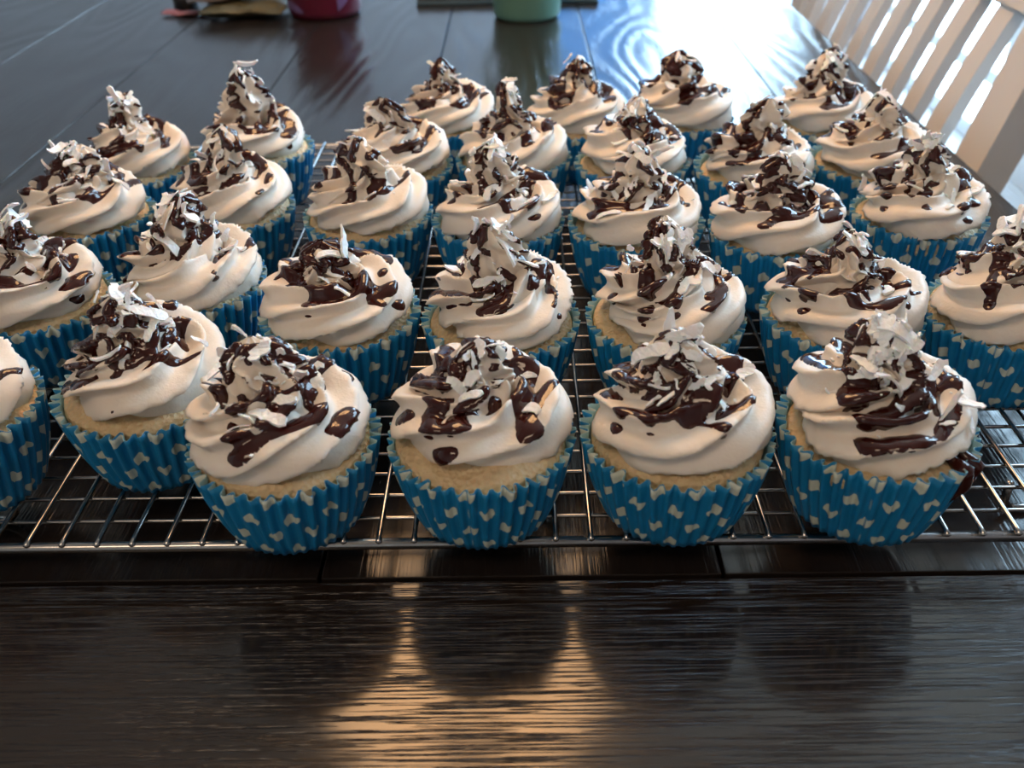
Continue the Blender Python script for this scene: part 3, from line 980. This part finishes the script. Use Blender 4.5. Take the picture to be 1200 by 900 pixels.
# name, x, y, label, look: (frosting offset x, y), height, coverage of sauce, drizzle direction, coconut count
CUPS = [
 ('F0', -.2056, .2776, 'front-row cupcake at the left photo edge with bare smooth cream', (-.002, .001), .030, .3, 1.0, 10),
 ('F1', -.1487, .2907, 'front-row cupcake set back over the rack grid, long coconut shaving standing upright on dark sauce', (.0, .0015), .031, .8, .9, 26),
 ('F2', -.0849, .2593, 'front-row cupcake with cream slid to the left and a round curl on top', (-.0025, .0015), .030, .7, .3, 22),
 ('F3', -.0148, .2592, 'front-row cupcake with torn cream at the front and a wide bare band of sponge', (-.0005, .005), .028, .9, 1.3, 10),
 ('F4', .0554, .2601, 'front-row cupcake whose sauce pools before an upright tuft of coconut, second from the right', (.0, .001), .031, .9, .2, 26),
 ('F5', .1239, .2586, 'front-row cupcake at the right end with sauce dripping down its sponge and cup', (-.0008, .003), .033, .9, 1.1, 40),
 ('S1', -.2164, .3650, 'second-row cupcake at the left photo edge with a curled coconut strip', (-.001, .0), .031, .8, .2, 24),
 ('S2', -.1512, .3751, 'second-row cupcake second from left with tall pointed cream and coconut tuft on the right', (-.0005, .001), .035, .6, 1.4, 28),
 ('S3', -.0739, .3454, 'second-row cupcake with low swirl and shiny dark sauce rings, hardly any coconut', (-.0005, .003), .024, .9, .1, 3),
 ('S4', -.0088, .3398, 'second-row cupcake in the middle with a tall peak and a jagged white coconut crest', (.0, .001), .036, .7, 1.5, 24),
 ('S5', .0589, .3393, 'second-row cupcake with a broad cone peak striped by sauce, right of the middle one', (.0, .001), .036, .8, 1.2, 26),
 ('S6', .1357, .3392, 'second-row cupcake with a long dark pool of sauce across its front and an upright curl', (.0, .0), .030, .8, .1, 16),
 ('S7', .2050, .3393, 'second-row cupcake at the right photo edge with a smooth cream lip to its left', (-.0008, .001), .032, .8, .5, 22),
 ('T1', -.2263, .4518, 'third-row cupcake at the left end with glossy sauce spots beside a square curl', (-.0, .001), .030, .7, .8, 22),
 ('T2', -.1535, .4624, 'third-row cupcake second from left with tall dark-sided peak and one loose white flake', (-.0, .001), .034, .8, 1.4, 8),
 ('T3', -.0779, .4483, 'third-row cupcake with mostly clean pale cream and a slim folded peak', (.0, .0005), .034, .4, 1.2, 9),
 ('T4', -.0095, .4372, 'third-row cupcake in the middle under a loose heap of long coconut shreds', (.0, .001), .034, .6, .5, 36),
 ('T5', .0579, .4305, 'third-row cupcake right of the middle with looping thin coconut strands over sauce', (-.0, .001), .033, .8, .3, 30),
 ('T6', .1269, .4199, 'third-row cupcake second from right with wide horizontal bands of dark sauce', (.0, .001), .032, 1.0, .1, 20),
 ('T7', .2028, .4354, 'third-row cupcake at the right end, broad cream folds and square coconut flakes', (-.0005, .001), .033, .7, 1.2, 34),
 ('U1', -.2272, .5283, 'fourth-row cupcake at the left end with a blunt tooth-shaped peak', (-.0, .001), .033, .7, 1.4, 14),
 ('U2', -.1600, .5511, 'fourth-row cupcake second from left, tallest steep cream tower with an upright flake', (-.002, .001), .041, .7, .8, 20),
 ('U3', -.0711, .5213, 'fourth-row cupcake with a rounded leaning peak and one big sauce pool on its right', (-.0, .001), .032, .7, .9, 8),
 ('U4', .0002, .5250, 'fourth-row cupcake in the middle with a narrow pointed peak streaked dark', (.0, .001), .037, .7, 1.4, 12),
 ('U5', .0651, .5152, 'fourth-row cupcake right of the middle with a wide fan-shaped flat peak', (.0, .001), .030, .7, .4, 14),
 ('U6', .1335, .5015, 'fourth-row cupcake second from right, biggest cream ruffles with a shiny sauce blot', (.0, .001), .034, .6, .6, 6),
 ('U7', .2010, .5118, 'fourth-row cupcake at the right end close to the table edge, cream in stacked folds', (.0, .001), .032, .7, .9, 18),
 ('V3', -.0470, .5967, 'back-row cupcake at the left end with a blunt peak marked by sauce loops', (.0, .001), .032, .7, .7, 8),
 ('V4', .0400, .5923, 'back-row cupcake second from left with a short triangular peak', (.0, .001), .032, .7, 1.0, 8),
 ('V5', .1056, .5974, 'back-row cupcake with the darkest sauce-covered peak, against the bright table glare', (.0, .001), .033, 1.0, .3, 5),
 ('V6', .1953, .5894, 'back-row cupcake at the right end beside the chair with a swept pleated peak', (.0, .001), .035, .6, .4, 12),
]
GROUP = 'drizzled coconut cupcakes on the cooling rack'


def surface_flakes(parent, bvh, r, count, P_cup, big):
    tries = 0
    placed = 0
    while placed < count and tries < count * 6:
        tries += 1
        d = abs(r.normal()) * .0108 + .001
        a = r.uniform(0, 2 * math.pi)
        x, y = d * math.cos(a), d * math.sin(a)
        hit, nor, idx, dist = bvh.ray_cast(Vector((x, y, .15)), Vector((0, 0, -1)))
        if hit is None or hit.z < RIM + .004: continue
        nz = nor if nor.z > 0 else -nor
        # mostly lying along the surface, some sticking up
        ref = Vector((r.normal(), r.normal(), r.normal() * .6))
        tan = (ref - nz * ref.dot(nz)).normalized()
        lift = 0.0 if r.random() < .62 else r.uniform(.3, 1.1)
        tan = (tan * math.cos(lift) + nz * math.sin(lift)).normalized()
        side = nz.cross(tan).normalized()
        up = tan.cross(side).normalized()
        s = r.uniform(.5, 1.1) * big
        base = hit + nz * (.0012 + .0035 * math.sin(lift) * s)
        mat = Matrix((tan, side, up)).transposed().to_4x4()
        o = bpy.data.objects.new('coconut_flake', FLAKES[int(r.integers(len(FLAKES)))])
        COL.objects.link(o)
        o.parent = parent
        o.matrix_local = Matrix.Translation(base) @ mat @ Matrix.Diagonal((s, s * r.uniform(.7, 1.2), s * r.uniform(.7, 1.5), 1))
        placed += 1


def crumbs(parent, bvh, r, count):
    """small coconut and sauce-flecked crumbs too fine to pick apart"""
    V, F = [], []
    for _ in range(count):
        d = abs(r.normal()) * .010; a = r.uniform(0, 6.283)
        x, y = d * math.cos(a), d * math.sin(a)
        hit, nor, idx, dist = bvh.ray_cast(Vector((x, y, .15)), Vector((0, 0, -1)))
        if hit is None: continue
        L, W, T = r.uniform(.0008, .0026), r.uniform(.0004, .0011), r.uniform(.0003, .0006)
        e = Matrix.Rotation(r.uniform(0, 6.28), 3, 'Z') @ Matrix.Rotation(r.uniform(-.8, .8), 3, 'Y')
        b0_ = len(V)
        for sx, sy, sz in ((-1, -1, -1), (1, -1, -1), (1, 1, -1), (-1, 1, -1), (-1, -1, 1), (1, -1, 1), (1, 1, 1), (-1, 1, 1)):
            q = e @ Vector((sx * L / 2 * r.uniform(.6, 1.2), sy * W / 2, sz * T / 2))
            V.append(hit + q + Vector((0, 0, .0006)))
        for f in ((0, 3, 2, 1), (4, 5, 6, 7), (0, 1, 5, 4), (1, 2, 6, 5), (2, 3, 7, 6), (3, 0, 4, 7)):
            F.append([b0_ + k for k in f])
    if V:
        me = mesh_np('coconut_crumbs', np.array([tuple(v) for v in V]), np.array(F), M['coconut'], False)
        tag(link('coconut_crumbs', me, parent), kind='stuff')


# cups stand shoulder to shoulder without pushing into each other
pos = np.array([[c[1], c[2]] for c in CUPS])
for _ in range(200):
    for i in range(len(pos)):
        for j in range(i):
            dv = pos[i] - pos[j]; L = float(np.hypot(*dv))
            if L < .0695:
                sh = dv / L * (.0695 - L) / 2
                pos[i] += sh; pos[j] -= sh

# sauce that ran over the sponge and down the paper: azimuth, points (outwards, sideways, up), radii
DRIPS = {'F5': [(-.88, [(.024, .0, RIM + .0040), (.0285, .0005, RIM + .0010), (.0325, .0, RIM + .0002), (.0330, .001, RIM - .006), (.0305, .0, RIM - .014)],
                 [.0010, .0022, .0030, .0026, .0008]),
                (-.66, [(.026, .0, RIM + .0032), (.0300, .0, RIM + .0004), (.0342, .0, RIM - .001), (.0335, -.001, RIM - .008)], [.0012, .0024, .0022, .0008])],
         'F3': [(-.50, [(.0215, .0, RIM + .0042), (.0250, .0012, RIM + .0022), (.0290, .0005, RIM + .0002)], [.0006, .0022, .0012])]}
START = {'F1': 2.6, 'F2': 2.9, 'F3': 2.2, 'F4': 2.4, 'F5': 2.9}
for ci, (code, cx, cy, label, off, hgt, amount, style, ncoco) in enumerate(CUPS):
    seed = 500 + ci * 17
    front = code[0] in 'FST'
    NT, NP = (300, 100) if code[0] in 'FS' else ((250, 84) if code[0] == 'T' else (200, 68))
    rs = np.random.default_rng(seed + 5)
    cx, cy = (float(k) for k in pos[ci])
    root = tag(empty('cupcake', (cx, cy, RT)), label, 'cupcake', GROUP)
    wrot = rs.uniform(0, 6.28)
    w_ = link('paper_cup', WRAP[ci % 4], root, (0, 0, 0), (0, 0, wrot))
    w_.scale = (rs.uniform(.98, 1.02), rs.uniform(.98, 1.02), rs.uniform(.96, 1.05))
    link('cake', CAKES[(ci * 3) % 4], root, (0, 0, 0), (0, 0, rs.uniform(0, 6.28)))
    start = START.get(code, rs.uniform(1.0, 3.6))
    P, r = frosting(seed, NT, NP, off, hgt, start, rs.uniform(2.15, 2.5), rs.uniform(.0175, .0186), 6 if rs.random() < .6 else 7)
    if code[0] != 'F':      # the cream of these reaches further down over the sponge
        P[:, :, :2] *= 1.045
        P[:, :, 1] -= .0012
    elif code != 'F0':
        P[:, :, :2] *= 1.04
    rr_ = np.hypot(P[:, :, 0], P[:, :, 1])
    P[:, :, :2] *= (np.where(rr_ > .0315, .0315 + (rr_ - .0315) * .45, rr_) / np.maximum(rr_, 1e-6))[:, :, None]
    V = P.reshape(-1, 3)
    F = grid_faces(NT, NP)
    link('frosting', mesh_np('frosting', V, F, M['cream']), root)
    SV, SF = sauce(P, r, style, amount)
    if len(SF):
        link('chocolate_drizzle', mesh_np('chocolate_drizzle', SV, SF, M['choc']), root)
    bvh = BVHTree.FromPolygons([tuple(v) for v in V[::1]], F.tolist())
    surface_flakes(root, bvh, r, int(ncoco * 1.15), P, 1.28)
    crumbs(root, bvh, r, int(ncoco * 1.3))

    if code in DRIPS:
        for az, pts, rads in DRIPS[code]:
            ca_, sa_ = math.cos(az), math.sin(az)
            line = []
            for k in range(len(pts) - 1):
                for q in range(5):
                    f_ = q / 5
                    line.append([pts[k][m_] * (1 - f_) + pts[k + 1][m_] * f_ for m_ in range(3)])
            line.append(list(pts[-1]))
            L3 = [(p[0] * ca_ - p[1] * sa_, p[0] * sa_ + p[1] * ca_, p[2]) for p in line]
            rr_ = np.interp(np.linspace(0, 1, len(L3)), np.linspace(0, 1, len(rads)), rads)
            tube('chocolate_drip', L3, rr_, M['choc'], root, 12)
